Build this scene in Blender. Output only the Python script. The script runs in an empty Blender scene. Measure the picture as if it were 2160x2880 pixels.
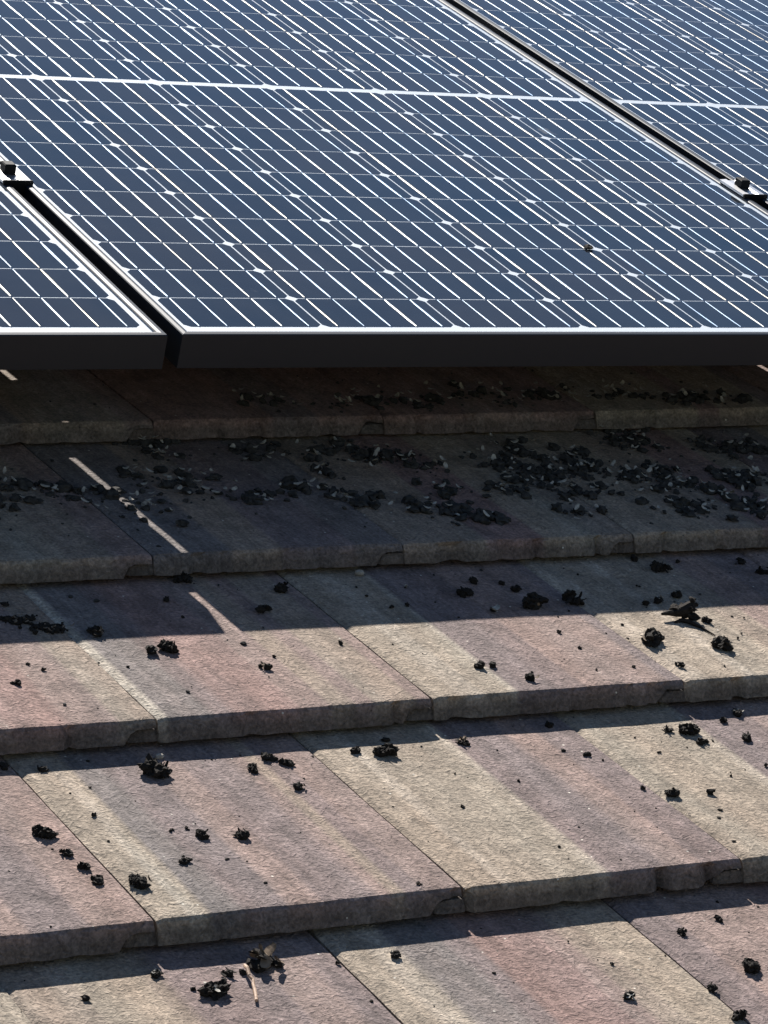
import bpy, bmesh, math, random
from mathutils import Matrix, Vector, noise

scn = bpy.context.scene
col = scn.collection
R = math.radians

# ------------------------------------------------------------------ camera
PITCH = 0.3898                       # roof pitch, 22.3 degrees
FOCAL_PX = 9317.5                    # for a 2160 px wide picture
cam_d = bpy.data.cameras.new('camera')
cam = bpy.data.objects.new('camera', cam_d)
col.objects.link(cam)
yaw, pit, roll = -0.5112, -0.05557, 0.00151
fw = Vector((-math.sin(yaw)*math.cos(pit), math.cos(yaw)*math.cos(pit), math.sin(pit)))
rt = fw.cross(Vector((0, 0, 1))).normalized()
up = rt.cross(fw)
rt2 = rt*math.cos(roll) + up*math.sin(roll)
up2 = up*math.cos(roll) - rt*math.sin(roll)
cm = Matrix((rt2, up2, -fw)).transposed().to_4x4()
cm.translation = (-1.45419, -3.00629, 0.00787)
cam.matrix_world = cm
cam_d.sensor_fit = 'HORIZONTAL'
cam_d.sensor_width = 36.0
cam_d.lens = FOCAL_PX/2160*36
cam_d.clip_start = 0.05
cam_d.clip_end = 500
scn.camera = cam

# ------------------------------------------------------------------ sky and sun
SUN_AZ, SUN_EL = R(12.15), R(50.1)   # azimuth from +Y towards +X
w = bpy.data.worlds.new('World')
scn.world = w
w.use_nodes = True
nt = w.node_tree
nt.nodes.clear()
sky = nt.nodes.new('ShaderNodeTexSky')
sky.sky_type = 'NISHITA'
sky.sun_disc = False
sky.sun_elevation = SUN_EL
sky.sun_rotation = SUN_AZ
sky.air_density = 1.0
sky.dust_density = 0.08
sky.ozone_density = 2.5
bg = nt.nodes.new('ShaderNodeBackground')
bg.inputs['Strength'].default_value = 0.05
wo = nt.nodes.new('ShaderNodeOutputWorld')
nt.links.new(sky.outputs[0], bg.inputs[0])
nt.links.new(bg.outputs[0], wo.inputs[0])
sd = bpy.data.lights.new('sun', 'SUN')
sd.energy = 5.0
sd.angle = R(0.53)
sd.color = (1.0, 0.95, 0.885)
sun = bpy.data.objects.new('sun', sd)
col.objects.link(sun)
to_sun = Vector((math.sin(SUN_AZ)*math.cos(SUN_EL), math.cos(SUN_AZ)*math.cos(SUN_EL), math.sin(SUN_EL)))
sun.rotation_euler = to_sun.to_track_quat('Z', 'Y').to_euler()
sun.location = to_sun*8
scn.view_settings.view_transform = 'Standard'
scn.view_settings.look = 'None'
scn.view_settings.exposure = 0.84
scn.view_settings.gamma = 1.0
scn.render.resolution_x, scn.render.resolution_y = 768, 1024
scn.render.engine = 'CYCLES'
scn.cycles.transparent_max_bounces = 16

# ------------------------------------------------------------------ helpers
PANEL = Matrix.Rotation(PITCH, 4, 'X')                 # u along the eave, v up the slope, w off the roof
ROOF = PANEL @ Matrix.Rotation(0.0173, 4, 'Z')         # courses run 1 degree off the panel edge
GAUGE, TW, TT = 0.31094, 0.28188, 0.0232               # course spacing, tile cover width, tile thickness
TAIL0, DROP, RISE = -0.80015, 0.160, 0.00212
ALPHA = math.atan((TT+0.00028)/GAUGE)
OFF = {0: -0.36812, 1: -0.22481}


def tail_b(n):
    return TAIL0 + n*GAUGE


def tail_c(n):
    return -DROP + n*RISE


def surf(n, b):
    return tail_c(n) - (TT+0.00028)/GAUGE*(b-tail_b(n))


def on_tile(n, a, b):
    return ROOF @ Matrix.Translation((a, b, surf(n, b))) @ Matrix.Rotation(-ALPHA, 4, 'X')


def tag(o, label=None, cat=None, group=None, kind=None):
    if label: o['label'] = label
    if cat: o['category'] = cat
    if group: o['group'] = group
    if kind: o['kind'] = kind
    return o


def link(name, me, parent=None, m=None):
    o = bpy.data.objects.new(name, me)
    col.objects.link(o)
    if parent is not None:
        o.parent = parent
    if m is not None:
        if parent is None:
            o.matrix_world = m
        else:
            o.matrix_local = m
    return o


def mesh(name, verts, faces, mat, smooth=False):
    me = bpy.data.meshes.new(name)
    me.from_pydata([tuple(v) for v in verts], [], faces)
    for m_ in (mat if isinstance(mat, (list, tuple)) else [mat]):
        me.materials.append(m_)
    if smooth:
        me.polygons.foreach_set('use_smooth', [True]*len(me.polygons))
    me.update()
    return me


def box(verts, faces, x0, x1, y0, y1, z0, z1, ch=0.0):
    """box, with the upper rim chamfered by ch"""
    i = len(verts)
    for (z, c) in ((z0, 0), (z1-ch, 0), (z1, ch)) if ch else ((z0, 0), (z1, 0)):
        verts += [(x0+c, y0+c, z), (x1-c, y0+c, z), (x1-c, y1-c, z), (x0+c, y1-c, z)]
    n = 3 if ch else 2
    faces.append((i+3, i+2, i+1, i))
    for k in range(n-1):
        for e in range(4):
            f = (e+1) % 4
            faces.append((i+k*4+e, i+k*4+f, i+k*4+4+f, i+k*4+4+e))
    j = i+(n-1)*4
    faces.append((j, j+1, j+2, j+3))


# ------------------------------------------------------------------ materials
def new_mat(name):
    m = bpy.data.materials.new(name)
    m.use_nodes = True
    t = m.node_tree
    b = t.nodes['Principled BSDF']
    return m, t, b


def nd(t, typ, **kw):
    n = t.nodes.new(typ)
    for k, v in kw.items():
        if k in n.inputs:
            n.inputs[k].default_value = v
        else:
            setattr(n, k, v)
    return n


def plain(name, c, rough=0.6, metal=0.0, noise_amt=0.0, scale=60, bump=0.0, spec=0.5):
    m, t, b = new_mat(name)
    b.inputs['Base Color'].default_value = (*c, 1)
    b.inputs['Roughness'].default_value = rough
    b.inputs['Metallic'].default_value = metal
    b.inputs['Specular IOR Level'].default_value = spec
    if noise_amt or bump:
        tc = nd(t, 'ShaderNodeTexCoord')
        nz = nd(t, 'ShaderNodeTexNoise', Scale=scale, Detail=5.0)
        t.links.new(tc.outputs['Object'], nz.inputs['Vector'])
        if noise_amt:
            rp = nd(t, 'ShaderNodeMapRange')
            rp.inputs['From Min'].default_value = 0.3
            rp.inputs['From Max'].default_value = 0.7
            rp.inputs['To Min'].default_value = 1-noise_amt
            rp.inputs['To Max'].default_value = 1+noise_amt
            t.links.new(nz.outputs['Fac'], rp.inputs['Value'])
            mx = nd(t, 'ShaderNodeMix', data_type='RGBA', blend_type='MULTIPLY')
            mx.inputs[0].default_value = 1
            mx.inputs[6].default_value = (*c, 1)
            t.links.new(rp.outputs[0], mx.inputs[7])
            t.links.new(mx.outputs[2], b.inputs['Base Color'])
        if bump:
            bp = nd(t, 'ShaderNodeBump', Strength=bump, Distance=0.002)
            t.links.new(nz.outputs['Fac'], bp.inputs['Height'])
            t.links.new(bp.outputs[0], b.inputs['Normal'])
    return m


def tile_mat():
    m, t, b = new_mat('concrete_tile')
    L = t.links.new
    at = nd(t, 'ShaderNodeAttribute', attribute_name='Col')
    tc = nd(t, 'ShaderNodeTexCoord')
    oi = nd(t, 'ShaderNodeObjectInfo')
    off = nd(t, 'ShaderNodeVectorMath', operation='SCALE')
    comb = nd(t, 'ShaderNodeCombineXYZ')
    L(oi.outputs['Random'], comb.inputs[0]); L(oi.outputs['Random'], comb.inputs[1])
    L(comb.outputs[0], off.inputs[0]); off.inputs['Scale'].default_value = 37.0
    add = nd(t, 'ShaderNodeVectorMath', operation='ADD')
    L(tc.outputs['Object'], add.inputs[0]); L(off.outputs[0], add.inputs[1])
    # streaks that run down the slope
    mp = nd(t, 'ShaderNodeMapping'); mp.inputs['Scale'].default_value = (1, 0.13, 1)
    L(add.outputs[0], mp.inputs[0])
    streak = nd(t, 'ShaderNodeTexNoise', Scale=70.0, Detail=4.0, Roughness=0.6)
    L(mp.outputs[0], streak.inputs['Vector'])
    blot = nd(t, 'ShaderNodeTexNoise', Scale=26.0, Detail=6.0, Roughness=0.65)
    L(add.outputs[0], blot.inputs['Vector'])
    fine = nd(t, 'ShaderNodeTexNoise', Scale=330.0, Detail=3.0, Roughness=0.7)
    L(add.outputs[0], fine.inputs['Vector'])
    worm = nd(t, 'ShaderNodeTexNoise', Scale=115.0, Detail=2.0, Roughness=0.55, Distortion=1.6)
    L(add.outputs[0], worm.inputs['Vector'])

    mp2 = nd(t, 'ShaderNodeMapping'); mp2.inputs['Scale'].default_value = (1, 0.05, 1)
    L(add.outputs[0], mp2.inputs[0])
    line = nd(t, 'ShaderNodeTexNoise', Scale=240.0, Detail=3.0, Roughness=0.6)
    L(mp2.outputs[0], line.inputs['Vector'])

    def fac(src, lo, hi, a=0.3, z=0.7):
        r = nd(t, 'ShaderNodeMapRange')
        r.inputs['From Min'].default_value = a; r.inputs['From Max'].default_value = z
        r.inputs['To Min'].default_value = lo; r.inputs['To Max'].default_value = hi
        L(src, r.inputs['Value'])
        return r.outputs[0]

    def mul(x, y):
        k = nd(t, 'ShaderNodeMath', operation='MULTIPLY')
        L(x, k.inputs[0]); L(y, k.inputs[1])
        return k.outputs[0]
    f = mul(mul(fac(streak.outputs['Fac'], 0.82, 1.18), fac(blot.outputs['Fac'], 0.72, 1.26)),
            mul(fac(fine.outputs['Fac'], 0.62, 1.38), fac(worm.outputs['Fac'], 0.76, 1.24)))
    f = mul(f, fac(line.outputs['Fac'], 0.86, 1.14))
    mx = nd(t, 'ShaderNodeMix', data_type='RGBA', blend_type='MULTIPLY'); mx.inputs[0].default_value = 1
    L(at.outputs['Color'], mx.inputs[6]); L(f, mx.inputs[7])
    # warm or cool tint
    tint = nd(t, 'ShaderNodeTexNoise', Scale=16.0, Detail=3.0)
    L(mp.outputs[0], tint.inputs['Vector'])
    cr = nd(t, 'ShaderNodeValToRGB')
    cr.color_ramp.elements[0].position = 0.35; cr.color_ramp.elements[0].color = (0.97, 1.0, 1.02, 1)
    cr.color_ramp.elements[1].position = 0.65; cr.color_ramp.elements[1].color = (1.04, 0.99, 0.97, 1)
    L(tint.outputs['Fac'], cr.inputs[0])
    m2 = nd(t, 'ShaderNodeMix', data_type='RGBA', blend_type='MULTIPLY'); m2.inputs[0].default_value = 1
    L(mx.outputs[2], m2.inputs[6]); L(cr.outputs[0], m2.inputs[7])
    # scattered pale grains and dark pits
    vo = nd(t, 'ShaderNodeTexVoronoi', Scale=95.0)
    L(add.outputs[0], vo.inputs['Vector'])
    g = fac(vo.outputs['Distance'], 1.0, 0.0, 0.07, 0.12)
    sel = nd(t, 'ShaderNodeSeparateColor'); L(vo.outputs['Color'], sel.inputs[0])
    white = mul(g, fac(sel.outputs[0], 0, 1, 0.90, 0.91))
    dark = mul(g, fac(sel.outputs[1], 0, 1, 0.84, 0.85))
    m3 = nd(t, 'ShaderNodeMix', data_type='RGBA'); m3.inputs[7].default_value = (0.62, 0.58, 0.5, 1)
    L(white, m3.inputs[0]); L(m2.outputs[2], m3.inputs[6])
    m4 = nd(t, 'ShaderNodeMix', data_type='RGBA'); m4.inputs[7].default_value = (0.06, 0.05, 0.045, 1)
    L(dark, m4.inputs[0]); L(m3.outputs[2], m4.inputs[6])
    L(m4.outputs[2], b.inputs['Base Color'])
    b.inputs['Roughness'].default_value = 0.9
    b.inputs['Specular IOR Level'].default_value = 0.25
    b1 = nd(t, 'ShaderNodeBump', Strength=0.9, Distance=0.0025)
    L(worm.outputs['Fac'], b1.inputs['Height'])
    b2 = nd(t, 'ShaderNodeBump', Strength=0.8, Distance=0.0012)
    L(fine.outputs['Fac'], b2.inputs['Height']); L(b1.outputs[0], b2.inputs['Normal'])
    b3 = nd(t, 'ShaderNodeBump', Strength=0.7, Distance=0.004)
    L(blot.outputs['Fac'], b3.inputs['Height']); L(b2.outputs[0], b3.inputs['Normal'])
    L(b3.outputs[0], b.inputs['Normal'])
    return m


def pane_mat():
    m = bpy.data.materials.new('solar_glass')
    m.use_nodes = True
    t = m.node_tree
    t.nodes.clear()
    L = t.links.new
    o = nd(t, 'ShaderNodeOutputMaterial')
    tr = nd(t, 'ShaderNodeBsdfTransparent'); tr.inputs[0].default_value = (0.94, 0.96, 0.97, 1)
    gl = nd(t, 'ShaderNodeBsdfGlossy', Roughness=0.2); gl.inputs[0].default_value = (1, 1, 1, 1)
    tc = nd(t, 'ShaderNodeTexCoord')
    nz = nd(t, 'ShaderNodeTexNoise', Scale=5.0, Detail=3.0)
    L(tc.outputs['Object'], nz.inputs['Vector'])
    mr = nd(t, 'ShaderNodeMapRange')
    mr.inputs['To Min'].default_value = 0.03; mr.inputs['To Max'].default_value = 0.06
    L(nz.outputs['Fac'], mr.inputs['Value']); L(mr.outputs[0], gl.inputs['Roughness'])
    # Schlick reflectance, the same from both sides of the sheet
    ge = nd(t, 'ShaderNodeNewGeometry')
    dt = nd(t, 'ShaderNodeVectorMath', operation='DOT_PRODUCT')
    L(ge.outputs['Incoming'], dt.inputs[0]); L(ge.outputs['Normal'], dt.inputs[1])
    ab = nd(t, 'ShaderNodeMath', operation='ABSOLUTE'); L(dt.outputs['Value'], ab.inputs[0])
    om = nd(t, 'ShaderNodeMath', operation='SUBTRACT'); om.inputs[0].default_value = 1.0; L(ab.outputs[0], om.inputs[1])
    pw = nd(t, 'ShaderNodeMath', operation='POWER'); pw.inputs[1].default_value = 5.0; L(om.outputs[0], pw.inputs[0])
    fr = nd(t, 'ShaderNodeMath', operation='MULTIPLY_ADD'); fr.inputs[1].default_value = 1.1; fr.inputs[2].default_value = 0.04
    L(pw.outputs[0], fr.inputs[0])
    mx = nd(t, 'ShaderNodeMixShader')
    L(fr.outputs[0], mx.inputs[0]); L(tr.outputs[0], mx.inputs[1]); L(gl.outputs[0], mx.inputs[2])
    # thin dust film
    df = nd(t, 'ShaderNodeBsdfDiffuse'); df.inputs[0].default_value = (0.42, 0.42, 0.42, 1)
    n2 = nd(t, 'ShaderNodeTexNoise', Scale=9.0, Detail=6.0, Roughness=0.6)
    L(tc.outputs['Object'], n2.inputs['Vector'])
    m2 = nd(t, 'ShaderNodeMapRange')
    m2.inputs['From Min'].default_value = 0.3; m2.inputs['From Max'].default_value = 0.75
    m2.inputs['To Min'].default_value = 0.002; m2.inputs['To Max'].default_value = 0.030
    L(n2.outputs['Fac'], m2.inputs['Value'])
    mz = nd(t, 'ShaderNodeMixShader')
    # dried rain spots and faint droppings
    mp = nd(t, 'ShaderNodeMapping'); mp.inputs['Scale'].default_value = (1.0, 0.6, 1.0)
    L(tc.outputs['Object'], mp.inputs[0])
    wn = nd(t, 'ShaderNodeTexNoise', Scale=60.0, Detail=2.0)
    L(tc.outputs['Object'], wn.inputs['Vector'])
    wv = nd(t, 'ShaderNodeVectorMath', operation='SCALE'); L(wn.outputs['Color'], wv.inputs[0]); wv.inputs['Scale'].default_value = 0.02
    av = nd(t, 'ShaderNodeVectorMath', operation='ADD'); L(mp.outputs[0], av.inputs[0]); L(wv.outputs[0], av.inputs[1])
    vo = nd(t, 'ShaderNodeTexVoronoi', Scale=13.0); L(av.outputs[0], vo.inputs['Vector'])
    sp = nd(t, 'ShaderNodeMapRange')
    sp.inputs['From Min'].default_value = 0.04; sp.inputs['From Max'].default_value = 0.13
    sp.inputs['To Min'].default_value = 0.22; sp.inputs['To Max'].default_value = 0.0
    L(vo.outputs['Distance'], sp.inputs['Value'])
    sc = nd(t, 'ShaderNodeSeparateColor'); L(vo.outputs['Color'], sc.inputs[0])
    th = nd(t, 'ShaderNodeMath', operation='GREATER_THAN'); th.inputs[1].default_value = 0.86; L(sc.outputs[0], th.inputs[0])
    ml = nd(t, 'ShaderNodeMath', operation='MULTIPLY_ADD'); L(sp.outputs[0], ml.inputs[0]); L(th.outputs[0], ml.inputs[1]); L(m2.outputs[0], ml.inputs[2])
    L(ml.outputs[0], mz.inputs[0]); L(mx.outputs[0], mz.inputs[1]); L(df.outputs[0], mz.inputs[2])
    L(mz.outputs[0], o.inputs[0])
    return m


def clear_mat():
    m = bpy.data.materials.new('glass_inner_face')
    m.use_nodes = True
    t = m.node_tree
    t.nodes.clear()
    o = nd(t, 'ShaderNodeOutputMaterial')
    tr = nd(t, 'ShaderNodeBsdfTransparent')
    t.links.new(tr.outputs[0], o.inputs[0])
    return m


def cell_mat():
    m, t, b = new_mat('silicon_cell')
    L = t.links.new
    oi = nd(t, 'ShaderNodeObjectInfo')
    tc = nd(t, 'ShaderNodeTexCoord')
    ad = nd(t, 'ShaderNodeVectorMath', operation='ADD')
    L(tc.outputs['Object'], ad.inputs[0]); L(oi.outputs['Location'], ad.inputs[1])
    nz = nd(t, 'ShaderNodeTexNoise', Scale=5.0, Detail=4.0)
    L(ad.outputs[0], nz.inputs['Vector'])
    sm = nd(t, 'ShaderNodeMath', operation='MULTIPLY_ADD'); L(oi.outputs['Random'], sm.inputs[0]); sm.inputs[1].default_value = 0.5
    L(nz.outputs['Fac'], sm.inputs[2])
    cr = nd(t, 'ShaderNodeValToRGB')
    e = cr.color_ramp.elements
    e[0].position = 0.4; e[0].color = (0.008, 0.020, 0.036, 1)
    e[1].position = 1.0; e[1].color = (0.022, 0.025, 0.032, 1)
    L(sm.outputs[0], cr.inputs[0]); L(cr.outputs[0], b.inputs['Base Color'])
    b.inputs['Roughness'].default_value = 0.7
    b.inputs['Specular IOR Level'].default_value = 0.0
    return m


def ribbon_mat():
    m, t, b = new_mat('tinned_ribbon')
    L = t.links.new
    oi = nd(t, 'ShaderNodeObjectInfo')
    tc = nd(t, 'ShaderNodeTexCoord')
    ad = nd(t, 'ShaderNodeVectorMath', operation='ADD')
    L(tc.outputs['Object'], ad.inputs[0]); L(oi.outputs['Location'], ad.inputs[1])
    nz = nd(t, 'ShaderNodeTexNoise', Scale=14.0, Detail=3.0)
    L(ad.outputs[0], nz.inputs['Vector'])
    sm = nd(t, 'ShaderNodeMath', operation='ADD'); L(oi.outputs['Random'], sm.inputs[0]); L(nz.outputs['Fac'], sm.inputs[1])
    hf = nd(t, 'ShaderNodeMath', operation='MULTIPLY'); L(sm.outputs[0], hf.inputs[0]); hf.inputs[1].default_value = 0.5
    cr = nd(t, 'ShaderNodeValToRGB')
    e = cr.color_ramp.elements
    e[0].position = 0.2; e[0].color = (0.15, 0.21, 0.30, 1)
    e[1].position = 0.8; e[1].color = (0.62, 0.54, 0.42, 1)
    k = e.new(0.5); k.color = (0.36, 0.41, 0.47, 1)
    L(hf.outputs[0], cr.inputs[0]); L(cr.outputs[0], b.inputs['Base Color'])
    b.inputs['Metallic'].default_value = 1.0
    mr = nd(t, 'ShaderNodeMapRange')
    mr.inputs['To Min'].default_value = 0.44; mr.inputs['To Max'].default_value = 0.62
    L(nz.outputs['Fac'], mr.inputs['Value']); L(mr.outputs[0], b.inputs['Roughness'])
    return m


M_TILE = tile_mat()
M_DECK = plain('roof_deck', (0.2, 0.17, 0.145), 0.9, noise_amt=0.2, scale=8)
M_PANE, M_CLEAR = pane_mat(), clear_mat()
M_CELL = cell_mat()
M_BACK = plain('white_backsheet', (0.78, 0.80, 0.82), 0.6)
M_RIB = ribbon_mat()
M_FRAME = plain('black_anodised_frame', (0.004, 0.008, 0.014), 0.42, metal=0.0, bump=0.03, scale=900, spec=0.6)
M_ALU = plain('mill_aluminium', (0.72, 0.72, 0.72), 0.4, metal=1.0, bump=0.05, scale=600)
M_BLACK = plain('black_steel', (0.008, 0.008, 0.009), 0.6, spec=0.15)
M_DARK = plain('dark_debris', (0.020, 0.0165, 0.0135), 0.9, noise_amt=0.5, scale=200, bump=0.6, spec=0.2)
M_LIT = plain('litter', (0.040, 0.038, 0.036), 0.9, noise_amt=0.6, scale=160, bump=0.6, spec=0.2)
M_BROWN = plain('dry_leaf', (0.17, 0.13, 0.095), 0.85, noise_amt=0.45, scale=150, bump=0.4, spec=0.2)
M_PALE = plain('pale_flake', (0.36, 0.34, 0.30), 0.85, noise_amt=0.4, scale=200, bump=0.4, spec=0.2)
M_PEB = plain('grey_pebble', (0.34, 0.31, 0.27), 0.9, noise_amt=0.3, scale=250, bump=0.5, spec=0.2)
M_STICK = plain('peeled_stick', (0.40, 0.27, 0.185), 0.7, noise_amt=0.25, scale=250, bump=0.3)
M_BARK = plain('twig_bark', (0.022, 0.018, 0.015), 0.9, noise_amt=0.4, scale=300, bump=0.5, spec=0.2)

# ------------------------------------------------------------------ roof and tiles
TILE_LEN = GAUGE + 0.06
BE, PK, MV, GY, RD, TN = ((0.278, 0.230, 0.178), (0.232, 0.172, 0.150), (0.182, 0.142, 0.133), (0.170, 0.148, 0.138), (0.230, 0.157, 0.138), (0.252, 0.202, 0.160))
LT, WH = (0.330, 0.282, 0.226), (0.39, 0.35, 0.29)
SHADED_BODY = (0.110, 0.092, 0.080)          # bare concrete, darkened so that the tails' shade is in the colour
BANDS = {   # (course, number): colour bands from the left joint to the right joint
    (0, -1): [(0, PK), (.3, TN), (.45, PK), (.62, MV), (.8, PK)],
    (0, 0): [(0, BE), (.10, LT), (.135, BE), (.17, GY), (.27, MV), (.42, PK), (.52, MV), (.7, PK), (.76, TN), (.80, MV), (.86, PK)],
    (0, 1): [(0, BE), (.12, LT), (.16, BE), (.4, BE), (.47, LT), (.5, MV), (.72, PK), (.85, MV)],
    (0, 2): [(0, BE), (.25, BE), (.42, LT), (.46, MV), (.7, PK)],
    (1, -1): [(0, PK), (.5, RD), (.7, PK), (.86, TN)],
    (1, 0): [(0, WH), (.03, GY), (.2, MV), (.27, RD), (.5, PK), (.62, TN), (.7, PK), (.78, TN), (.93, PK)],
    (1, 1): [(0, BE), (.1, LT), (.2, BE), (.30, LT), (.33, MV), (.6, PK), (.85, PK), (.94, MV)],
    (1, 2): [(0, LT), (.1, BE), (.25, LT), (.3, BE), (.5, TN), (.62, PK), (.8, MV)],
    (-1, -2): [(0, BE)], (-1, -1): [(0, TN), (.2, BE), (.40, TN), (.45, MV), (.75, PK), (.9, MV)],
    (-1, 0): [(0, BE), (.1, LT), (.2, GY), (.36, MV), (.44, RD), (.66, PK), (.74, TN), (.82, BE)],
    (-1, 1): [(0, MV), (.15, PK), (.5, RD), (.7, MV)],
    (2, 1): [(0, GY), (.3, TN), (.5, MV), (.8, GY)],
    (2, 2): [(0, TN), (.35, RD), (.6, BE), (.85, TN)],
    (2, 3): [(0, BE), (.4, TN), (.6, RD), (.85, BE)],
    (3, 2): [(0, RD), (.4, PK), (.7, RD)], (3, 1): [(0, RD), (.5, MV), (.7, RD)],
}


def band_colour(bands, f, rnd):
    c = bands[0][1]
    for (p, k) in bands:
        s = min(1, max(0, (f-p)/0.014+0.5)) if p > 0 else 1
        s = s*s*(3-2*s)
        c = tuple(c[i]*(1-s)+k[i]*s for i in range(3))
    return c


def tile_mesh(seed, bands, fine=True):
    rnd = random.Random(seed)
    if bands is None:
        bands = [(0, rnd.choice([BE, PK, MV, GY]))]
        p = 0
        while p < .85:
            p += rnd.uniform(.1, .35)
            bands.append((p, rnd.choice([BE, PK, MV, GY, RD, TN])))
    led = 0.030                                   # interlocking ledge under the neighbour on the left
    zl = -0.42*TT                                 # height of the ledge
    nb = 44 if fine else 8
    TB = TT*.83
    cols = [(-led, -TT*.84, -TB), (-led+.0012, -TT*.66, -TB), (-led+.0035, -TT*.53, -TB), (-led+.008, zl-.0006, -TB), (-led+.014, zl, -TB), (-.004, zl+.0002, -TB), (-.0006, zl-.0006, -TB)]
    ntop = len(cols)
    for i in range(nb+1):
        x = (TW-.0028)*i/nb
        xr = TW-led-.003
        zb = -TB if x < xr-.0005 else zl+.0024-(.5*TT*max(0, 1-(x-xr)/.010)**2)
        cols.append((x, 0.0, zb))
    ys = [0.0, .0022, .006] + [.006+(TILE_LEN-.006)*k/(9 if fine else 3) for k in range(1, (10 if fine else 4))]
    V, F, C = [], [], []
    base = bands

    def wob(x, y, s):
        return noise.noise(Vector((x*s+seed*3.7, y*s, seed*1.3)))
    nx = len(cols)
    for j, y in enumerate(ys):
        for i, (x, zt, zb) in enumerate(cols):
            z = zt
            yy = y
            if i >= ntop:
                edge = min(x, TW-x)
                z += 0.0007*wob(x, y, 18) - 0.0020*max(0, 1-edge/.004)
                if j == 0:
                    z -= .0024 + .0010*abs(wob(x, 7, 90)); yy += .0011*wob(x, 3, 45) + .0012*wob(x, 5, 160)-.0004
                    k = wob(x, 11, 60)
                    if k > .24: yy += .0065*(k-.24)/.4; z -= .004*(k-.24)/.4
                elif j == 1:
                    z -= .0004; yy += .0008*wob(x, 3, 45)
            V.append((x + (0.0006*wob(x, y, 30) if i in (ntop, nx-1) else 0), yy, z))
            C.append(band_colour(base, x/TW + .006*wob(3, y, 12), rnd) if i >= ntop else SHADED_BODY)
    for j in range(len(ys)-1):
        for i in range(nx-1):
            a = j*nx+i
            F.append((a, a+1, a+nx+1, a+nx))
    # tail face: leans outwards to its foot
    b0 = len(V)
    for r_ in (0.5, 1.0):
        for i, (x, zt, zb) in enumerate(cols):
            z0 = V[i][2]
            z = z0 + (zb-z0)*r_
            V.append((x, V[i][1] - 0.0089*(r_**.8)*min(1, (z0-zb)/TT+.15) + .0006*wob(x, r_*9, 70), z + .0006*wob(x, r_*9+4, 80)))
            C.append(tuple(k*.25+o*.75 for k, o in zip(C[i], SHADED_BODY)) if i >= ntop else SHADED_BODY)  # shade of the tail face mixed into its colour
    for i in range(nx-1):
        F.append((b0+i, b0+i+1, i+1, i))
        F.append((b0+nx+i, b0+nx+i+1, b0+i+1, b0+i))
    # underside and sides
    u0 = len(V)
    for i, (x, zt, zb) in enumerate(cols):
        V.append((x, TILE_LEN, zb)); C.append(SHADED_BODY)
    for i in range(nx-1):
        F.append((b0+nx+i+1, b0+nx+i, u0+i, u0+i+1))
    last = (len(ys)-1)*nx
    for i in range(nx-1):
        F.append((last+i, last+i+1, u0+i+1, u0+i))
    F.append(tuple([b0+nx, b0, 0]+[j*nx for j in range(1, len(ys))]+[u0])[::-1])
    e = nx-1
    F.append(tuple([b0+nx+e, b0+e, e]+[j*nx+e for j in range(1, len(ys))]+[u0+e]))
    me = mesh('tile', V, F, M_TILE)
    ca = me.color_attributes.new('Col', 'FLOAT_COLOR', 'POINT')
    ca.data.foreach_set('color', [x for c in C for x in (*c, 1.0)])
    return me


V, F = [], []
box(V, F, -2.6, 3.4, -3.6, 3.0, -0.34, -0.255)
roof = link('roof', mesh('roof', V, F, M_DECK), m=ROOF)
tag(roof, 'pitched roof of flat brown and beige concrete tiles', 'roof', kind='structure')
generic = [tile_mesh(900+i, None, fine=False) for i in range(4)]
rng = random.Random(4)
for n in range(-6, 8):
    for k in range(-5, 9):
        a = OFF[n % 2] + TW*k
        if a < -1.5 or a > 2.2:
            continue
        vis = -1 <= n <= 3 and -0.85 < a < 1.25
        me = tile_mesh(n*40+k+500, BANDS.get((n, k))) if vis else rng.choice(generic)
        m = Matrix.Translation((a + rng.uniform(-.0008, .0008), tail_b(n) + rng.uniform(-.0012, .0012), tail_c(n) + rng.uniform(-.0003, .0004))) @ Matrix.Rotation(-ALPHA, 4, 'X') @ Matrix.Rotation(rng.uniform(-.0025, .0025), 4, 'Z')
        link('tile', me, roof, m)

# ------------------------------------------------------------------ solar panels
PW, PL, FH = 0.990, 1.6624, 0.036
CP, RP = 0.160, 0.07989
CELL_U0, CELL_V0, MID = 0.0147, 0.0262, 0.01186


def frame_mesh():
    prof = [(0, -FH), (0, 0.0002), (.0009, .0010), (.0050, .0014), (.0084, .0009), (.0094, .0001), (.0094, -.0030),
            (.0022, -.0060), (.0022, -FH+.002), (.024, -FH+.002), (.024, -FH)]
    V, F = [], []
    n = len(prof)
    for (cx, cy, sx, sy) in ((0, 0, 1, 1), (PW, 0, -1, 1), (PW, PL, -1, -1), (0, PL, 1, -1)):
        for (i, z) in prof:
            V.append((cx+sx*i, cy+sy*i, z))
    for c in range(4):
        d = (c+1) % 4
        for i in range(n):
            j = (i+1) % n
            F.append((c*n+i, d*n+i, d*n+j, c*n+j)[::1])
    me = mesh('frame', V, F, M_FRAME)
    return me


def pane_mesh():
    V, F = [], []
    box(V, F, .0085, PW-.0085, .0085, PL-.0085, -.0009, -.0002)
    me = mesh('pane', V, F, [M_PANE, M_CLEAR])
    me.polygons.foreach_set('material_index', [0 if p.normal.z > .9 else 1 for p in me.polygons])
    return me


def cell_mesh():
    w_, h_, c = .1578, RP-.0021, .0062
    pts = [(c, 0), (w_-c, 0), (w_, c), (w_, h_-c), (w_-c, h_), (c, h_), (0, h_-c), (0, c)]
    V = [(x, y, 0) for x, y in pts] + [(x, y, .0002) for x, y in pts]
    F = [tuple(range(8))[::-1], tuple(range(8, 16))] + [(i, (i+1) % 8, 8+(i+1) % 8, 8+i) for i in range(8)]
    return mesh('cell', V, F, M_CELL)


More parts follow.
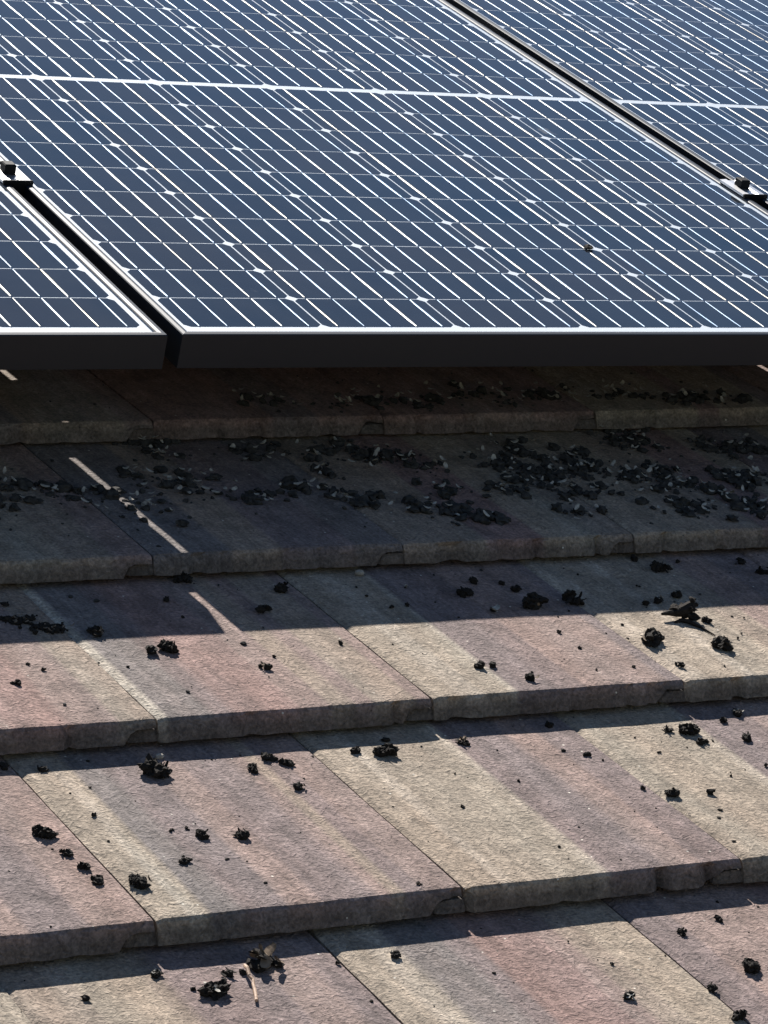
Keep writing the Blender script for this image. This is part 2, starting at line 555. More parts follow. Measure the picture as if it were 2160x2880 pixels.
def ribbon_mesh(seed):
    """ten soldered strips of one string; rounded top, each a little differently rolled"""
    rnd = random.Random(seed)
    V, F = [], []
    for r_ in range(10):
        y0, y1 = r_*RP+.0022, (r_+1)*RP-.0032
        segs = 5
        wd = .00135*rnd.uniform(.75, 1.3)
        for s in range(segs+1):
            y = y0+(y1-y0)*s/segs
            dx = rnd.uniform(-.00012, .00012)
            tl = rnd.uniform(-.35, .35)
            ww = wd*(.55 if s in (0, segs) else rnd.uniform(.9, 1.1))
            for k in range(6):
                th = -1.15+2.3*k/5
                V.append((dx+ww*math.sin(th)/math.sin(1.15), y, .00005+.00052*(math.cos(th)-math.cos(1.15))/(1-math.cos(1.15))*(1+tl*math.sin(th))))
        b = len(V)-(segs+1)*6
        for s in range(segs):
            for k in range(5):
                q = b+s*6+k
                F.append((q, q+1, q+7, q+6))
    # thin interconnect that joins the strips
    box(V, F, -.0005, .0005, 0, 10*RP, -.0001, .0001)
    return mesh('ribbon', V, F, M_RIB, smooth=True)


ME_FRAME, ME_PANE, ME_CELL = frame_mesh(), pane_mesh(), cell_mesh()
ME_RIB = [ribbon_mesh(60+i) for i in range(8)]
V, F = [], []
box(V, F, .0085, PW-.0085, .0085, PL-.0085, -.0023, -.0019)
ME_BACKS = mesh('backsheet', V, F, M_BACK)
V, F = [], []
box(V, F, PW/2-.05, PW/2+.05, PL/2-.03, PL/2+.03, -.024, -.0024)
ME_JBOX = mesh('junction_box', V, F, M_BLACK)


def solar_panel(u, label, dv=0.0):
    e = bpy.data.objects.new('solar_panel', None)
    e.empty_display_size = .05
    col.objects.link(e)
    e.matrix_world = PANEL @ Matrix.Translation((u, dv, 0))
    tag(e, label, 'solar panel', 'solar panels mounted side by side')
    link('frame', ME_FRAME, e)
    link('backsheet', ME_BACKS, e)
    link('junction_box', ME_JBOX, e)
    rnd = random.Random(int(u*100)+7)
    for c in range(6):
        x = CELL_U0 + CP*c
        for r_ in range(20):
            y = CELL_V0 + RP*r_ + (MID if r_ >= 10 else 0)
            link('cell', ME_CELL, e, Matrix.Translation((x+.0011, y+.0008, -.00185)))
        for h in range(2):
            for k in range(5):
                xx = x+.0011+.1578*(k+.5)/5
                yy = CELL_V0 + h*(10*RP+MID)
                link('ribbon', rnd.choice(ME_RIB), e, Matrix.Translation((xx, yy, -.00155)) @ Matrix.Rotation(rnd.uniform(-.16, .16), 4, 'Y'))
    link('pane', ME_PANE, e)
    return e


GAP = 0.0175
solar_panel(0.0, 'large central dark solar panel between the two mounting gaps')
solar_panel(-PW-GAP, 'solar panel at the left edge, only its lower right corner in view', -.0018)
solar_panel(PW+GAP, 'solar panel at the upper right, beyond the long diagonal gap', .0008)

# mounting rails, roof hooks and clamps
for rv, lab in ((.43, 'aluminium mounting rail under the lower part of the panels'), (1.25, 'aluminium mounting rail under the upper part of the panels')):
    V, F = [], []
    box(V, F, -1.15, 2.1, rv-.02, rv+.02, -FH-.031, -FH-.0004)
    r_ = link('mounting_rail', mesh('mounting_rail', V, F, M_ALU), m=PANEL)
    tag(r_, lab, 'rail', 'mounting rails')
    for i, hu in enumerate((-.72, .28, 1.32)):
        V, F = [], []
        bb = rv+.03
        lo = -DROP-.03
        box(V, F, hu-.018, hu+.018, rv+.0205, rv+.0265, lo+.02, -FH-.004)
        box(V, F, hu-.018, hu+.018, rv+.0265, rv+.09, lo+.02, lo+.026)
        h_ = link('roof_hook', mesh('roof_hook', V, F, M_ALU), m=PANEL)
        tag(h_, '%s roof hook holding the %s mounting rail' % (('left', 'middle', 'right')[i], 'lower' if rv < 1 else 'upper'), 'bracket', 'roof hooks')


def mid_clamp(u, v, label):
    e = bpy.data.objects.new('mid_clamp', None)
    e.empty_display_size = .02
    col.objects.link(e)
    e.matrix_world = PANEL @ Matrix.Translation((u, v, 0))
    tag(e, label, 'clamp', 'panel clamps in the gaps')
    h = GAP/2
    V, F = [], []
    # folded plate: two wings on the frames and a trough between them
    prof = [(-h-.0085, .0017), (-h-.0085, .0045), (-h+.001, .0052), (-h+.0035, .0035), (h-.0035, .0035), (h-.001, .0052), (h+.0085, .0045),
            (h+.0085, .0017), (h-.0005, .0017), (h-.0012, -.03), (-h+.0012, -.03), (-h+.0005, .0017)]
    n = len(prof)
    for y in (-.028, .028):
        V += [(x, y, z) for x, z in prof]
    F = [tuple(range(n))[::-1] if False else tuple(range(n)), tuple(range(n, 2*n))[::-1]]
    for i in range(n):
        j = (i+1) % n
        F.append((i, i+n, j+n, j))
    link('plate', mesh('plate', V, F, M_ALU), e)
    V, F = [], []
    box(V, F, -.0068, .0068, -.004, .010, .0036, .0150, .0012)
    link('bolt', mesh('bolt', V, F, M_BLACK), e)
    V, F = [], []
    box(V, F, -h-.0090, h+.0090, -.0312, -.0282, -.010, .0062, .0008)
    link('end_face', mesh('end_face', V, F, M_BLACK), e)
    return e


mid_clamp(-GAP/2, .462, 'black bolted clamp in the left panel gap at picture edge')
mid_clamp(PW+GAP/2, .478, 'black bolted clamp in the right panel gap with bright top')

# ------------------------------------------------------------------ debris


def lump(V, F, MI, c, r, rnd, mi=0, sub=1, squash=.8, rough=.5):
    bm = bmesh.new()
    bmesh.ops.create_icosphere(bm, subdivisions=sub+1, radius=1)
    s = rnd.uniform(0, 99)
    sc = Vector((rnd.uniform(.75, 1.3), rnd.uniform(.75, 1.3), rnd.uniform(.6, 1.0)*squash))
    rz = Matrix.Rotation(rnd.uniform(0, 6.3), 3, 'Z')
    b = len(V)
    for v in bm.verts:
        p = v.co
        k = 1+rough*noise.noise(p*1.7+Vector((s, 0, 0)))+rough*.7*noise.noise(p*4.1+Vector((0, s, 0)))
        q = rz @ Vector((p.x*sc.x, p.y*sc.y, p.z*sc.z))*k*r
        V.append((c[0]+q.x, c[1]+q.y, max(-.0012, c[2]+q.z)))
    for f in bm.faces:
        F.append(tuple(b+v.index for v in f.verts)); MI.append(mi)
    bm.free()


def chip(V, F, MI, c, ln, wd, rnd, mi=0, lift=.3):
    """a curled flake"""
    ang = rnd.uniform(0, 6.3)
    tilt = rnd.uniform(-.9, .9)*lift
    curl = rnd.uniform(.2, .9)
    m = Matrix.Translation(c) @ Matrix.Rotation(ang, 4, 'Z') @ Matrix.Rotation(tilt, 4, 'Y')
    b = len(V)
    n = 5
    th = max(.0004, wd*.08)
    for z in (0, th):
        for i in range(n):
            t_ = i/(n-1)-.5
            w_ = wd*(.25+.75*math.cos(t_*2.6)**1)*.5
            zz = curl*ln*(t_*t_)*.9+z
            for s in (-1, 1):
                p = m @ Vector((t_*ln, s*w_*rnd.uniform(.8, 1.1), zz + .15*wd*abs(s)*curl))
                V.append((p.x, p.y, max(-.001, p.z)))
    for i in range(n-1):
        a = b+i*2
        F.append((a+1, a, a+2, a+3)[::-1]); MI.append(mi)
        a = b+2*n+i*2
        F.append((a+1, a+3, a+2, a)[::-1]); MI.append(mi)
    for i in range(n-1):
        for s in (0, 1):
            a = b+i*2+s
            F.append((a, a+2, a+2*n+2, a+2*n)); MI.append(mi)


def tube(V, F, MI, pts, rads, mi=0, seg=7):
    b = len(V)
    n = len(pts)
    for i, p in enumerate(pts):
        p = Vector(p)
        d = (Vector(pts[min(n-1, i+1)])-Vector(pts[max(0, i-1)])).normalized()
        x = d.cross(Vector((0, 0, 1)))
        x = x.normalized() if x.length > .01 else Vector((1, 0, 0))
        y = d.cross(x)
        for k in range(seg):
            t_ = 2*math.pi*k/seg
            q = p+(x*math.cos(t_)+y*math.sin(t_))*rads[i]
            V.append(tuple(q))
    for i in range(n-1):
        for k in range(seg):
            l_ = (k+1) % seg
            F.append((b+i*seg+k, b+i*seg+l_, b+(i+1)*seg+l_, b+(i+1)*seg+k)); MI.append(mi)
    F.append(tuple(b+k for k in range(seg))[::-1]); MI.append(mi)
    F.append(tuple(b+(n-1)*seg+k for k in range(seg))); MI.append(mi)


def clump_mesh(name, size, kind, seed):
    rnd = random.Random(seed)
    V, F, MI = [], [], []
    s = size
    if kind == 'pebble':
        lump(V, F, MI, (0, 0, s*.25), s*.48, rnd, 0, 2, .75, .25)
        me = mesh(name, V, F, M_PEB, smooth=True)
        return me
    if kind == 'pale':
        chip(V, F, MI, (0, 0, s*.08), s, s*.5, rnd, 0, .3)
        chip(V, F, MI, (s*.1, s*.1, s*.12), s*.7, s*.4, rnd, 0, .5)
        lump(V, F, MI, (-s*.1, 0, s*.05), s*.16, rnd, 1)
        mats = [M_PALE, M_DARK]
    elif kind == 'drift':
        for i in range(60):
            x, y = rnd.gauss(0, .22)*s, rnd.gauss(0, .13)*s
            r_ = s*rnd.uniform(.025, .075)
            lump(V, F, MI, (x, y, r_*.5), r_, rnd, 0, 1, .9, .8)
        for i in range(8):
            chip(V, F, MI, (rnd.gauss(0, .2)*s, rnd.gauss(0, .12)*s, s*.06), s*rnd.uniform(.08, .16), s*.06, rnd, 1, .8)
        mats = [M_DARK, M_BROWN]
    elif kind == 'leaf':
        for i in range(7):
            lump(V, F, MI, (rnd.uniform(-.4, .4)*s, rnd.uniform(-.3, .3)*s, s*.08), s*rnd.uniform(.12, .2), rnd, 1, 1)
        for i in range(9):
            chip(V, F, MI, (rnd.uniform(-.38, .38)*s, rnd.uniform(-.3, .3)*s, s*rnd.uniform(.1, .25)), s*rnd.uniform(.3, .55), s*rnd.uniform(.18, .34), rnd, rnd.choice([0, 0, 0, 1]), 1.0)
        mats = [M_BROWN, M_DARK]
    else:
        small = s < .011
        n = 2 if small else (rnd.randint(6, 10) if s < .034 else 16)
        lr = 1.0 if s < .034 else .62
        ax = rnd.uniform(0, 3.1)
        el = rnd.uniform(.6, 1.0)
        for i in range(n):
            t_ = rnd.uniform(-.33, .33)*s
            o = rnd.uniform(-.2, .2)*s*el
            x, y = t_*math.cos(ax)+o*math.sin(ax), (t_*math.sin(ax)-o*math.cos(ax))
            if abs(x) > .36*s: x *= .7
            r_ = s*rnd.uniform(.13, .25)*(1.25 if small else lr)
            lump(V, F, MI, (x, y, r_*rnd.uniform(.35, 1.0)), r_, rnd, 0, 2 if s > .018 else 1, 1.05, .8)
        if not small:
            for i in range(rnd.randint(2, 5)):
                chip(V, F, MI, (rnd.uniform(-.35, .35)*s, rnd.uniform(-.25, .25)*s, s*rnd.uniform(.05, .35)), s*rnd.uniform(.25, .5), s*rnd.uniform(.1, .22), rnd,
                     1 if (kind == 'mixed' or rnd.random() < .1) else 0, 1.1)
            for i in range(rnd.randint(0, 2)):
                a0 = rnd.uniform(0, 6.3)
                p0 = Vector((rnd.uniform(-.2, .2)*s, rnd.uniform(-.2, .2)*s, s*.15))
                p1 = p0+Vector((math.cos(a0), math.sin(a0), rnd.uniform(0, .7)))*s*rnd.uniform(.3, .5)
                tube(V, F, MI, [p0, (p0+p1)/2+Vector((0, 0, .03*s)), p1], [s*.035, s*.03, s*.012], 0, 5)
        mats = [M_DARK, M_PALE if kind == 'mixed' else M_BROWN]
    me = mesh(name, V, F, mats)
    me.polygons.foreach_set('material_index', MI)
    return me


DEBRIS = [
  ('debris_clump',1,-0.166,-0.354,0.0147,'dark','left one of two dark clumps just below the panel shadow, left of centre'),
  ('debris_clump',1,-0.146,-0.351,0.0164,'dark','square dark clump, right one of two just below the panel shadow, left of centre'),
  ('debris_clump',1,-0.074,-0.402,0.0118,'dark','lone dark clump mid-tile on reddish part of upper sunlit course'),
  ('debris_crumb',1,-0.284,-0.377,0.0044,'dark','round black crumb on pink tile of upper sunlit course, far left'),
  ('debris_crumb',1,-0.294,-0.361,0.0045,'dark','tiny brown-black crumb nearest the shadow line at far left'),
  ('debris_crumb',1,-0.320,-0.403,0.0094,'dark','forked dark crumb at far left of upper sunlit course'),
  ('debris_crumb',1,0.030,-0.359,0.0067,'dark','thin dark crumb beside pale streak right under the shadow line'),
  ('debris_clump',1,0.140,-0.431,0.0134,'dark','larger left clump of a side-by-side pair on upper sunlit course'),
  ('debris_clump',1,0.156,-0.431,0.0084,'dark','smaller right clump of a side-by-side pair on upper sunlit course'),
  ('debris_clump',1,0.177,-0.466,0.0134,'dark','tall dark clump perched on the tail edge of upper sunlit course'),
  ('debris_crumb',1,0.273,-0.404,0.0062,'dark','round black crumb alone on mauve tile near right, upper sunlit course'),
  ('debris_crumb',1,0.273,-0.363,0.0049,'dark','small curved dark crumb on mauve tile close to shadow line'),
  ('debris_clump',1,0.362,-0.398,0.0217,'dark','big black ragged clump with a knob on top, upper right'),
  ('debris_clump',1,0.453,-0.359,0.0100,'dark','brown-black clump right of the forked twig near the shadow line'),
  ('debris_clump',1,0.428,-0.428,0.0225,'dark','long lumpy dark clump at right end of upper sunlit course'),
  ('debris_crumb',1,0.461,-0.403,0.0046,'dark','small black crumb above the long lumpy clump at right'),
  ('debris_clump',1,0.353,-0.457,0.0090,'dark','black clump beside the tile joint near the right tail edge'),
  ('debris_crumb',1,0.259,-0.455,0.0031,'dark','black speck on mauve tile left of the right tile joint'),
  ('debris_clump',1,0.225,-0.259,0.0177,'dark','flat dark clump with a thin tail, in panel shadow right of centre'),
  ('debris_clump',1,0.254,-0.228,0.0115,'dark','small dark clump above the flat tailed one in panel shadow'),
  ('debris_clump',1,0.282,-0.237,0.0094,'dark','upper clump of a diagonal pair in panel shadow right of centre'),
  ('debris_clump',1,0.287,-0.257,0.0129,'dark','lower rounder clump of a diagonal pair in panel shadow'),
  ('debris_clump',1,0.280,-0.299,0.0234,'dark','stringy dark clump touching the shadow edge right of centre'),
  ('debris_flake',1,0.234,-0.304,0.0134,'pale','pale elongated flake on the shadow edge right of centre'),
  ('debris_clump',1,0.334,-0.293,0.0208,'dark','wide dark clump in shadow between the stringy clump and the right twig'),
  ('debris_crumb',1,0.129,-0.281,0.0063,'dark','left dark crumb of a faint pair in shadow at centre'),
  ('debris_crumb',1,0.148,-0.279,0.0059,'dark','right dark crumb of a faint pair in shadow at centre'),
  ('debris_flake',1,0.172,-0.233,0.0057,'pale','tiny pale flake in shadow at centre below tile joint'),
  ('debris_clump',1,0.413,-0.308,0.0108,'dark','dark clump on shadow edge just left of the pale-topped clump'),
  ('debris_clump',1,0.431,-0.304,0.0123,'mixed','pale-topped clump on the shadow edge left of the forked twig'),
  ('debris_clump',1,0.462,-0.291,0.0139,'dark','dark clump in shadow directly above the forked twig'),
  ('debris_clump',1,0.490,-0.223,0.0179,'dark','large grey-black clump in shadow below the step, right'),
  ('debris_crumb',1,0.523,-0.203,0.0075,'dark','crumb tucked under the step right of the large grey-black clump'),
  ('debris_crumb',1,0.599,-0.214,0.0106,'dark','dim crumb in shadow below the step at far right'),
  ('debris_clump',1,0.604,-0.246,0.0136,'dark','dark clump in shadow cut by the right picture edge'),
  ('debris_crumb',1,0.475,-0.192,0.0105,'dark','dark crumb against the step below the shaded tile joint, right'),
  ('debris_crumb',1,0.433,-0.262,0.0059,'dark','thin dark crumb alone on pale shaded tile at right'),
  ('debris_clump',1,0.036,-0.227,0.0167,'dark','rough dark clump in shadow right of the bright light stripe'),
  ('debris_clump',1,-0.009,-0.272,0.0150,'dark','low two-part dark clump near shadow edge right of the light stripe'),
  ('debris_crumb',1,-0.094,-0.235,0.0095,'dark','dark crumb in shadow left of the lower light stripe'),
  ('debris_clump',1,-0.056,-0.189,0.0166,'dark','dark clump against the shaded step above the light stripe'),
  ('pebble',1,0.139,-0.196,0.0107,'pebble','rounded grey pebble lying in shadow under the step at centre'),
  ('debris_clump',1,-0.260,-0.267,0.0312,'drift','left heap of the dark debris drift in shadow at far left'),
  ('debris_clump',1,-0.239,-0.289,0.0344,'drift','right heap of the dark debris drift in shadow at far left'),
  ('debris_clump',1,-0.199,-0.305,0.0144,'dark','dark clump on the shadow edge right of the left debris drift'),
  ('debris_crumb',1,-0.260,-0.228,0.0083,'dark','dim crumb in shadow above the debris drift at left picture edge'),
  ('debris_clump',2,0.052,0.142,0.0379,'drift','large dark heap against the upper shaded step, left of centre'),
  ('debris_clump',0,-0.249,-0.554,0.0250,'dark','wide branching dark clump below the pebble on middle sunlit course'),
  ('pebble',0,-0.233,-0.520,0.0086,'pebble','whitish pebble half in shadow just above the branching dark clump'),
  ('debris_clump',0,-0.160,-0.558,0.0105,'dark','leftmost clump of a group of three on middle course, near its shadow line'),
  ('debris_clump',0,-0.135,-0.539,0.0113,'dark','topmost clump of a group of three, on the shadow line of middle course'),
  ('debris_clump',0,-0.124,-0.552,0.0112,'dark','rightmost clump of a group of three on middle course'),
  ('debris_clump',0,-0.136,-0.599,0.0104,'dark','black oval clump below the group of three on middle course'),
  ('debris_clump',0,-0.048,-0.540,0.0108,'dark','dark clump right of the tile joint at centre, near shadow line'),
  ('debris_clump',0,-0.023,-0.550,0.0184,'dark','angular twiggy dark clump at centre near the shadow line'),
  ('debris_crumb',0,-0.005,-0.519,0.0096,'mixed','pale-capped crumb at the shadow line above the twiggy clump'),
  ('debris_clump',0,-0.347,-0.527,0.0097,'dark','dark clump on shadow line at left, beside the rough beige strip'),
  ('debris_clump',0,-0.378,-0.517,0.0096,'dark','dim dark clump in the step shadow at left picture edge'),
  ('debris_crumb',0,-0.320,-0.564,0.0039,'dark','flat grey-black speck on greyish tile below shadow line, left'),
  ('debris_crumb',0,-0.339,-0.616,0.0059,'dark','upright black crumb beside the rough beige strip at left'),
  ('debris_clump',0,0.066,-0.539,0.0116,'leaf','brown leafy clump below shadow line right of centre'),
  ('debris_crumb',0,0.173,-0.582,0.0091,'dark','slanted dark flake on mauve tile of middle course'),
  ('debris_crumb',0,0.076,-0.622,0.0057,'dark','thin black crumb on beige-mauve boundary of middle course'),
  ('debris_crumb',0,-0.007,-0.661,0.0046,'dark','tiny black crumb alone on beige tile at centre right'),
  ('debris_crumb',0,0.185,-0.657,0.0070,'dark','black crumb left of the fat oval clump at right'),
  ('debris_clump',0,0.205,-0.675,0.0140,'dark','fat oval black clump by the right tile joint'),
  ('debris_clump',0,0.247,-0.676,0.0084,'dark','small spiky clump right of the fat oval one'),
  ('debris_clump',0,0.286,-0.548,0.0114,'dark','leftmost clump of the right-hand cluster on middle course'),
  ('debris_clump',0,0.305,-0.556,0.0194,'dark','large central clump of the right-hand cluster on middle course'),
  ('debris_clump',0,0.305,-0.577,0.0113,'dark','lowest clump of the right-hand cluster on middle course'),
  ('debris_clump',0,0.359,-0.539,0.0092,'dark','triangular clump near the shadow line, right of the cluster'),
  ('debris_clump',0,0.357,-0.577,0.0134,'dark','round brown-black clump at right end of middle course'),
  ('debris_crumb',0,0.248,-0.589,0.0046,'dark','small black crumb just below the right-hand cluster'),
  ('debris_crumb',0,0.339,-0.634,0.0049,'dark','black crumb cut by the right picture edge on middle course'),
  ('debris_crumb',0,0.173,-0.517,0.0099,'dark','flat dim crumb inside the step shadow right of centre'),
  ('debris_clump',0,0.384,-0.524,0.0109,'mixed','pale-edged clump half in the step shadow at far right'),
  ('debris_clump',0,-0.397,-0.645,0.0162,'dark','topmost and largest of four clumps running down pink tile at left'),
  ('debris_clump',0,-0.394,-0.680,0.0115,'dark','second of four clumps running down pink tile at left'),
  ('debris_clump',0,-0.387,-0.707,0.0131,'dark','third of four clumps running down pink tile at left'),
  ('debris_clump',0,-0.388,-0.730,0.0113,'dark','lowest of four clumps running down pink tile at left'),
  ('debris_clump',0,-0.356,-0.744,0.0170,'dark','two-lobed black clump on the rough beige strip near tail edge'),
  ('debris_crumb',0,-0.287,-0.655,0.0065,'dark','left small crumb of a row of four on mauve tile'),
  ('debris_crumb',0,-0.272,-0.654,0.0059,'dark','second small crumb of a row of four on mauve tile'),
  ('debris_clump',0,-0.266,-0.672,0.0129,'dark','brown-capped clump, third of a row of four on mauve tile'),
  ('debris_clump',0,-0.233,-0.678,0.0130,'dark','pointed clump at right end of a row of four on mauve tile'),
  ('debris_clump',0,-0.300,-0.712,0.0087,'dark','lone clump below the row of four on mauve tile'),
  ('debris_crumb',0,-0.123,-0.787,0.0058,'dark','thin black crumb on the tail edge left of the centre joint'),
  ('debris_clump',-1,-0.386,-0.843,0.0099,'mixed','pale-topped clump on the front shadow line, left'),
  ('debris_clump',-1,-0.454,-0.868,0.0075,'dark','round dark clump alone on beige front tile at left'),
  ('debris_clump',-1,-0.364,-0.870,0.0071,'dark','small dark clump stuck left of the big front clump'),
  ('debris_clump',-1,-0.353,-0.882,0.0201,'mixed','big grey-capped black clump left of the peach stick'),
  ('debris_clump',-1,-0.328,-0.855,0.0121,'dark','dark clump on front shadow line left of the peach stick'),
  ('debris_clump',-1,-0.317,-0.855,0.0077,'dark','small clump touching the top of the peach stick'),
  ('dried_leaf_clump',-1,-0.290,-0.850,0.0278,'leaf','heap of curled dry brown leaves right of the peach stick'),
  ('debris_crumb',-1,-0.232,-0.858,0.0062,'dark','dark crumb on front course just below shadow line near centre'),
  ('debris_clump',-1,-0.179,-0.857,0.0113,'mixed','brown clump on pale streak of front course at centre'),
  ('debris_clump',-1,0.089,-0.874,0.0101,'dark','dark clump right of the front tile joint, upper'),
  ('debris_clump',-1,0.137,-0.858,0.0081,'dark','dark clump just below the front shadow line at right'),
  ('debris_clump',-1,0.112,-0.942,0.0175,'dark','wide black clump at far right of front course'),
  ('debris_clump',-1,-0.021,-0.962,0.0130,'mixed','black clump with pale upright flake on pink front tile'),
  ('debris_clump',-1,0.057,-0.964,0.0098,'dark','dark clump sitting on the front tile joint at right'),
  ('debris_clump',-1,0.053,-1.012,0.0141,'dark','dark clump in the front tile joint at bottom right edge'),
]

LITTER = [
  (2,-0.177,-0.027),(2,-0.151,0.017),(2,-0.114,0.001),(2,-0.085,-0.002),(2,-0.104,-0.033),(2,-0.014,0.033),(2,-0.000,0.018),(2,-0.003,-0.022),
  (2,0.055,0.027),(2,0.051,-0.020),(2,0.063,-0.028),(2,0.098,-0.038),(2,0.139,-0.028),(2,0.146,0.084),(2,0.180,0.096),(2,0.218,0.086),
  (2,0.238,0.055),(2,0.176,-0.024),(2,0.191,-0.053),(2,0.209,-0.062),(2,0.043,0.156),(2,0.052,0.141),(2,0.062,0.126),(2,0.050,0.091),
  (2,-0.046,-0.025),(2,-0.043,-0.045),(2,-0.039,-0.065),(2,0.034,0.022),(2,0.210,0.029),(2,0.278,0.096),(2,0.290,0.066),(2,0.315,0.064),
  (2,0.335,0.063),(2,0.338,0.033),(2,0.319,-0.037),(2,0.269,-0.087),(2,0.301,-0.111),(2,0.327,-0.120),(2,0.426,0.056),(2,0.426,0.026),
  (2,0.391,-0.043),(2,0.484,0.082),(2,0.493,0.051),(2,0.481,0.007),(2,0.531,0.048),(2,0.519,0.005),(2,0.467,-0.049),(2,0.446,-0.111),
  (2,0.512,-0.053),(2,0.557,0.002),(2,0.639,0.110),(2,0.663,0.116),(2,0.649,0.070),(2,0.574,-0.015),(2,0.623,-0.011),(2,0.594,-0.046),
  (2,0.641,-0.050),(2,0.571,-0.112),(2,0.601,-0.118),(2,0.698,-0.032),(2,0.717,-0.041),(2,0.751,-0.029),(2,0.672,-0.096),(2,0.663,-0.131),
  (2,0.683,-0.126),(2,0.748,0.064),(2,0.776,0.062),(2,0.807,0.059),(2,0.458,0.024),(2,0.441,-0.018),(2,0.461,-0.034),(2,0.559,0.054),
  (2,0.659,0.101),(2,0.625,0.011),(2,0.651,-0.072),(3,0.384,0.181),(3,0.403,0.172),(3,0.437,0.178),(3,0.483,0.200),(3,0.495,0.183),
  (3,0.526,0.182),(3,0.528,0.165),(3,0.572,0.196),(3,0.586,0.187),(3,0.634,0.193),(3,0.664,0.183),(3,0.702,0.181),(3,0.743,0.179),
  (3,0.770,0.170),(3,0.809,0.168),(3,0.835,0.166),(3,0.200,0.190),(3,0.225,0.181),(3,0.289,0.154),(3,0.312,0.169),(3,0.349,0.182),
]

CATS = {'debris_clump': 'debris', 'debris_crumb': 'debris', 'debris_flake': 'debris', 'pebble': 'pebble', 'dried_leaf_clump': 'leaves'}
for i, (nm, n, a, b, s, kind, lab) in enumerate(DEBRIS):
    me = clump_mesh(nm, s*(.85 if kind == 'pebble' else 1.45 if 'knob on top' in lab else 1.14), kind, 3000+i)
    o = link(nm, me, m=on_tile(n, a, b + s*.15) @ Matrix.Translation((0, 0, .0004)))
    tag(o, lab, CATS[nm], 'dark debris scattered on the tiles' if CATS[nm] == 'debris' else None)

# forked twig on the upper sunlit course
V, F, MI = [], [], []
rnd = random.Random(5)
tube(V, F, MI, [(-.022, .002, .0060), (-.014, .002, .0066), (-.005, .001, .0070), (.004, .001, .0085), (.012, .002, .0130), (.015, .003, .0165)], [.0014, .0026, .0044, .0068, .0058, .0030], 0, 9)
tube(V, F, MI, [(-.012, -.008, .0008), (-.004, -.007, .0018), (.002, -.010, .002), (.008, -.024, .0014), (.012, -.046, .0008)], [.0010, .0020, .0024, .0014, .0006], 0, 6)  # thin dark stem on the tile stands in for the twig's cast shadow
for i in range(11):
    lump(V, F, MI, (rnd.uniform(-.008, .013), rnd.uniform(-.005, .005), rnd.uniform(.003, .013)), rnd.uniform(.003, .006), rnd, 0, 1, 1, .8)
lump(V, F, MI, (.013, .003, .0195), .0032, rnd, 0, 1, 1, .6)
lump(V, F, MI, (.018, .002, .014), .0028, rnd, 0, 1, 1, .6)
me = mesh('twig', V, F, M_BARK)
tag(link('twig', me, m=on_tile(1, .428, -.347)), 'dark forked twig with its long thin shadow modelled as a stem, upper right near panel shadow', 'twig')

# peeled stick on the front course
V, F, MI = [], [], []
tube(V, F, MI, [(0, .002, .006), (-.002, -.006, .008), (-.004, -.014, .006)], [0.0014, 0.0017, 0.0014], 0, 8)
tube(V, F, MI, [(-.0045, -.013, .006), (-.003, -.019, .005), (-.005, -.024, .004)], [0.0012, 0.0012, 0.0012], 0, 8)
tube(V, F, MI, [(-.005, -.023, .004), (-.0095, -.036, .0035), (-.014, -.047, .003)], [0.0013, 0.0015, 0.0014], 0, 8)
me = mesh('peeled_stick', V, F, M_STICK)
tag(link('peeled_stick', me, m=on_tile(-1, -.313, -.853)), 'broken peach-coloured stick lying across front course by the leaf heap', 'stick')

# dark speck on the glass
V, F, MI = [], [], []
lump(V, F, MI, (0, 0, .002), .0055, random.Random(3), 0, 1, .5, .6)
tag(link('dirt_speck', mesh('dirt_speck', V, F, M_DARK), m=PANEL @ Matrix.Translation((.640, .264, -.0004))), 'small dark dirt speck stuck on central panel glass', 'dirt')

# the drift of litter under the panels
rnd = random.Random(77)


def lift(V, k0, dz):
    for i in range(k0, len(V)):
        V[i] = (V[i][0], V[i][1], V[i][2]+dz)


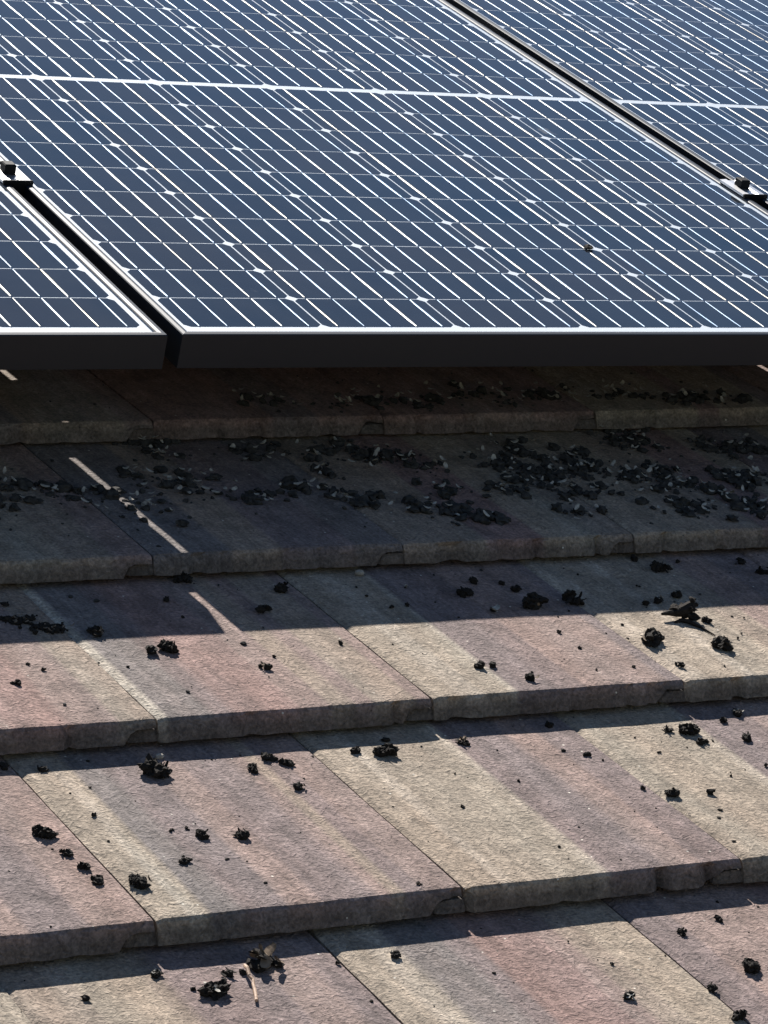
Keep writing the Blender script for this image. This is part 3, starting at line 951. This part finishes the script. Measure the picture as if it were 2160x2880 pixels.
V, F, MI = [], [], []
V2, F2, MI2 = [], [], []
for (n, a, b) in LITTER:
    for i in range(int(rnd.randint(12, 20)*(.45 if n == 3 else .6 if a < .25 else 1))):
        x, y = a+rnd.gauss(0, .015), b+rnd.gauss(0, .013)
        if y < tail_b(n)+.01: continue
        y = min(y, tail_b(n+1)-.004)
        r_ = .0016+.0055*rnd.random()**1.6
        k0 = len(V); lump(V, F, MI, (x, y, r_*.5), r_, rnd, 0, 0 if r_ < .005 else 1, .8, .8); lift(V, k0, surf(n, y))
    for i in range(rnd.randint(2, 6)):
        x, y = a+rnd.gauss(0, .015), b+rnd.gauss(0, .013)
        if y < tail_b(n)+.01: continue
        y = min(y, tail_b(n+1)-.006)
        k0 = len(V2); chip(V2, F2, MI2, (x, y, rnd.uniform(.002, .010)), rnd.uniform(.004, .010), rnd.uniform(.0025, .006), rnd, 0, .7); lift(V2, k0, surf(n, y))
for i in range(260):     # thinly scattered grains elsewhere on the shaded courses
    n = rnd.choice([1, 2, 2, 3])
    y = rnd.uniform(tail_b(n)+.02, tail_b(n+1)-.01)
    x = rnd.uniform(-.5, 1.2)
    if n == 1 and rnd.random() < .6: continue
    k0 = len(V); lump(V, F, MI, (x, y, .001), rnd.uniform(.0008, .0026), rnd, 0, 0, .8, .6); lift(V, k0, surf(n, y))
tag(link('litter', mesh('litter', V, F, M_LIT), m=ROOF), 'dark crumbly litter drifted over the shaded tiles under the panels', 'litter', kind='stuff')
tag(link('pale_litter', mesh('pale_litter', V2, F2, M_PALE), m=ROOF), 'pale flakes mixed into the litter under the panels', 'litter', kind='stuff')
# grains and dust specks on the sunlit tiles
V, F, MI = [], [], []
for i in range(420):
    n = rnd.choice([-1, 0, 0, 1])
    y = rnd.uniform(tail_b(n)+.003, tail_b(n+1)-.01)
    x = rnd.uniform(-.7, 1.0)
    r_ = .0006+.0016*rnd.random()**3
    k0 = len(V); lump(V, F, MI, (x, y, r_*.4), r_, rnd, 0, 0, .8, .6); lift(V, k0, surf(n, y))
tag(link('grit', mesh('grit', V, F, M_DARK), m=ROOF), 'fine dark grit sprinkled on the sunlit tiles', 'grit', kind='stuff')
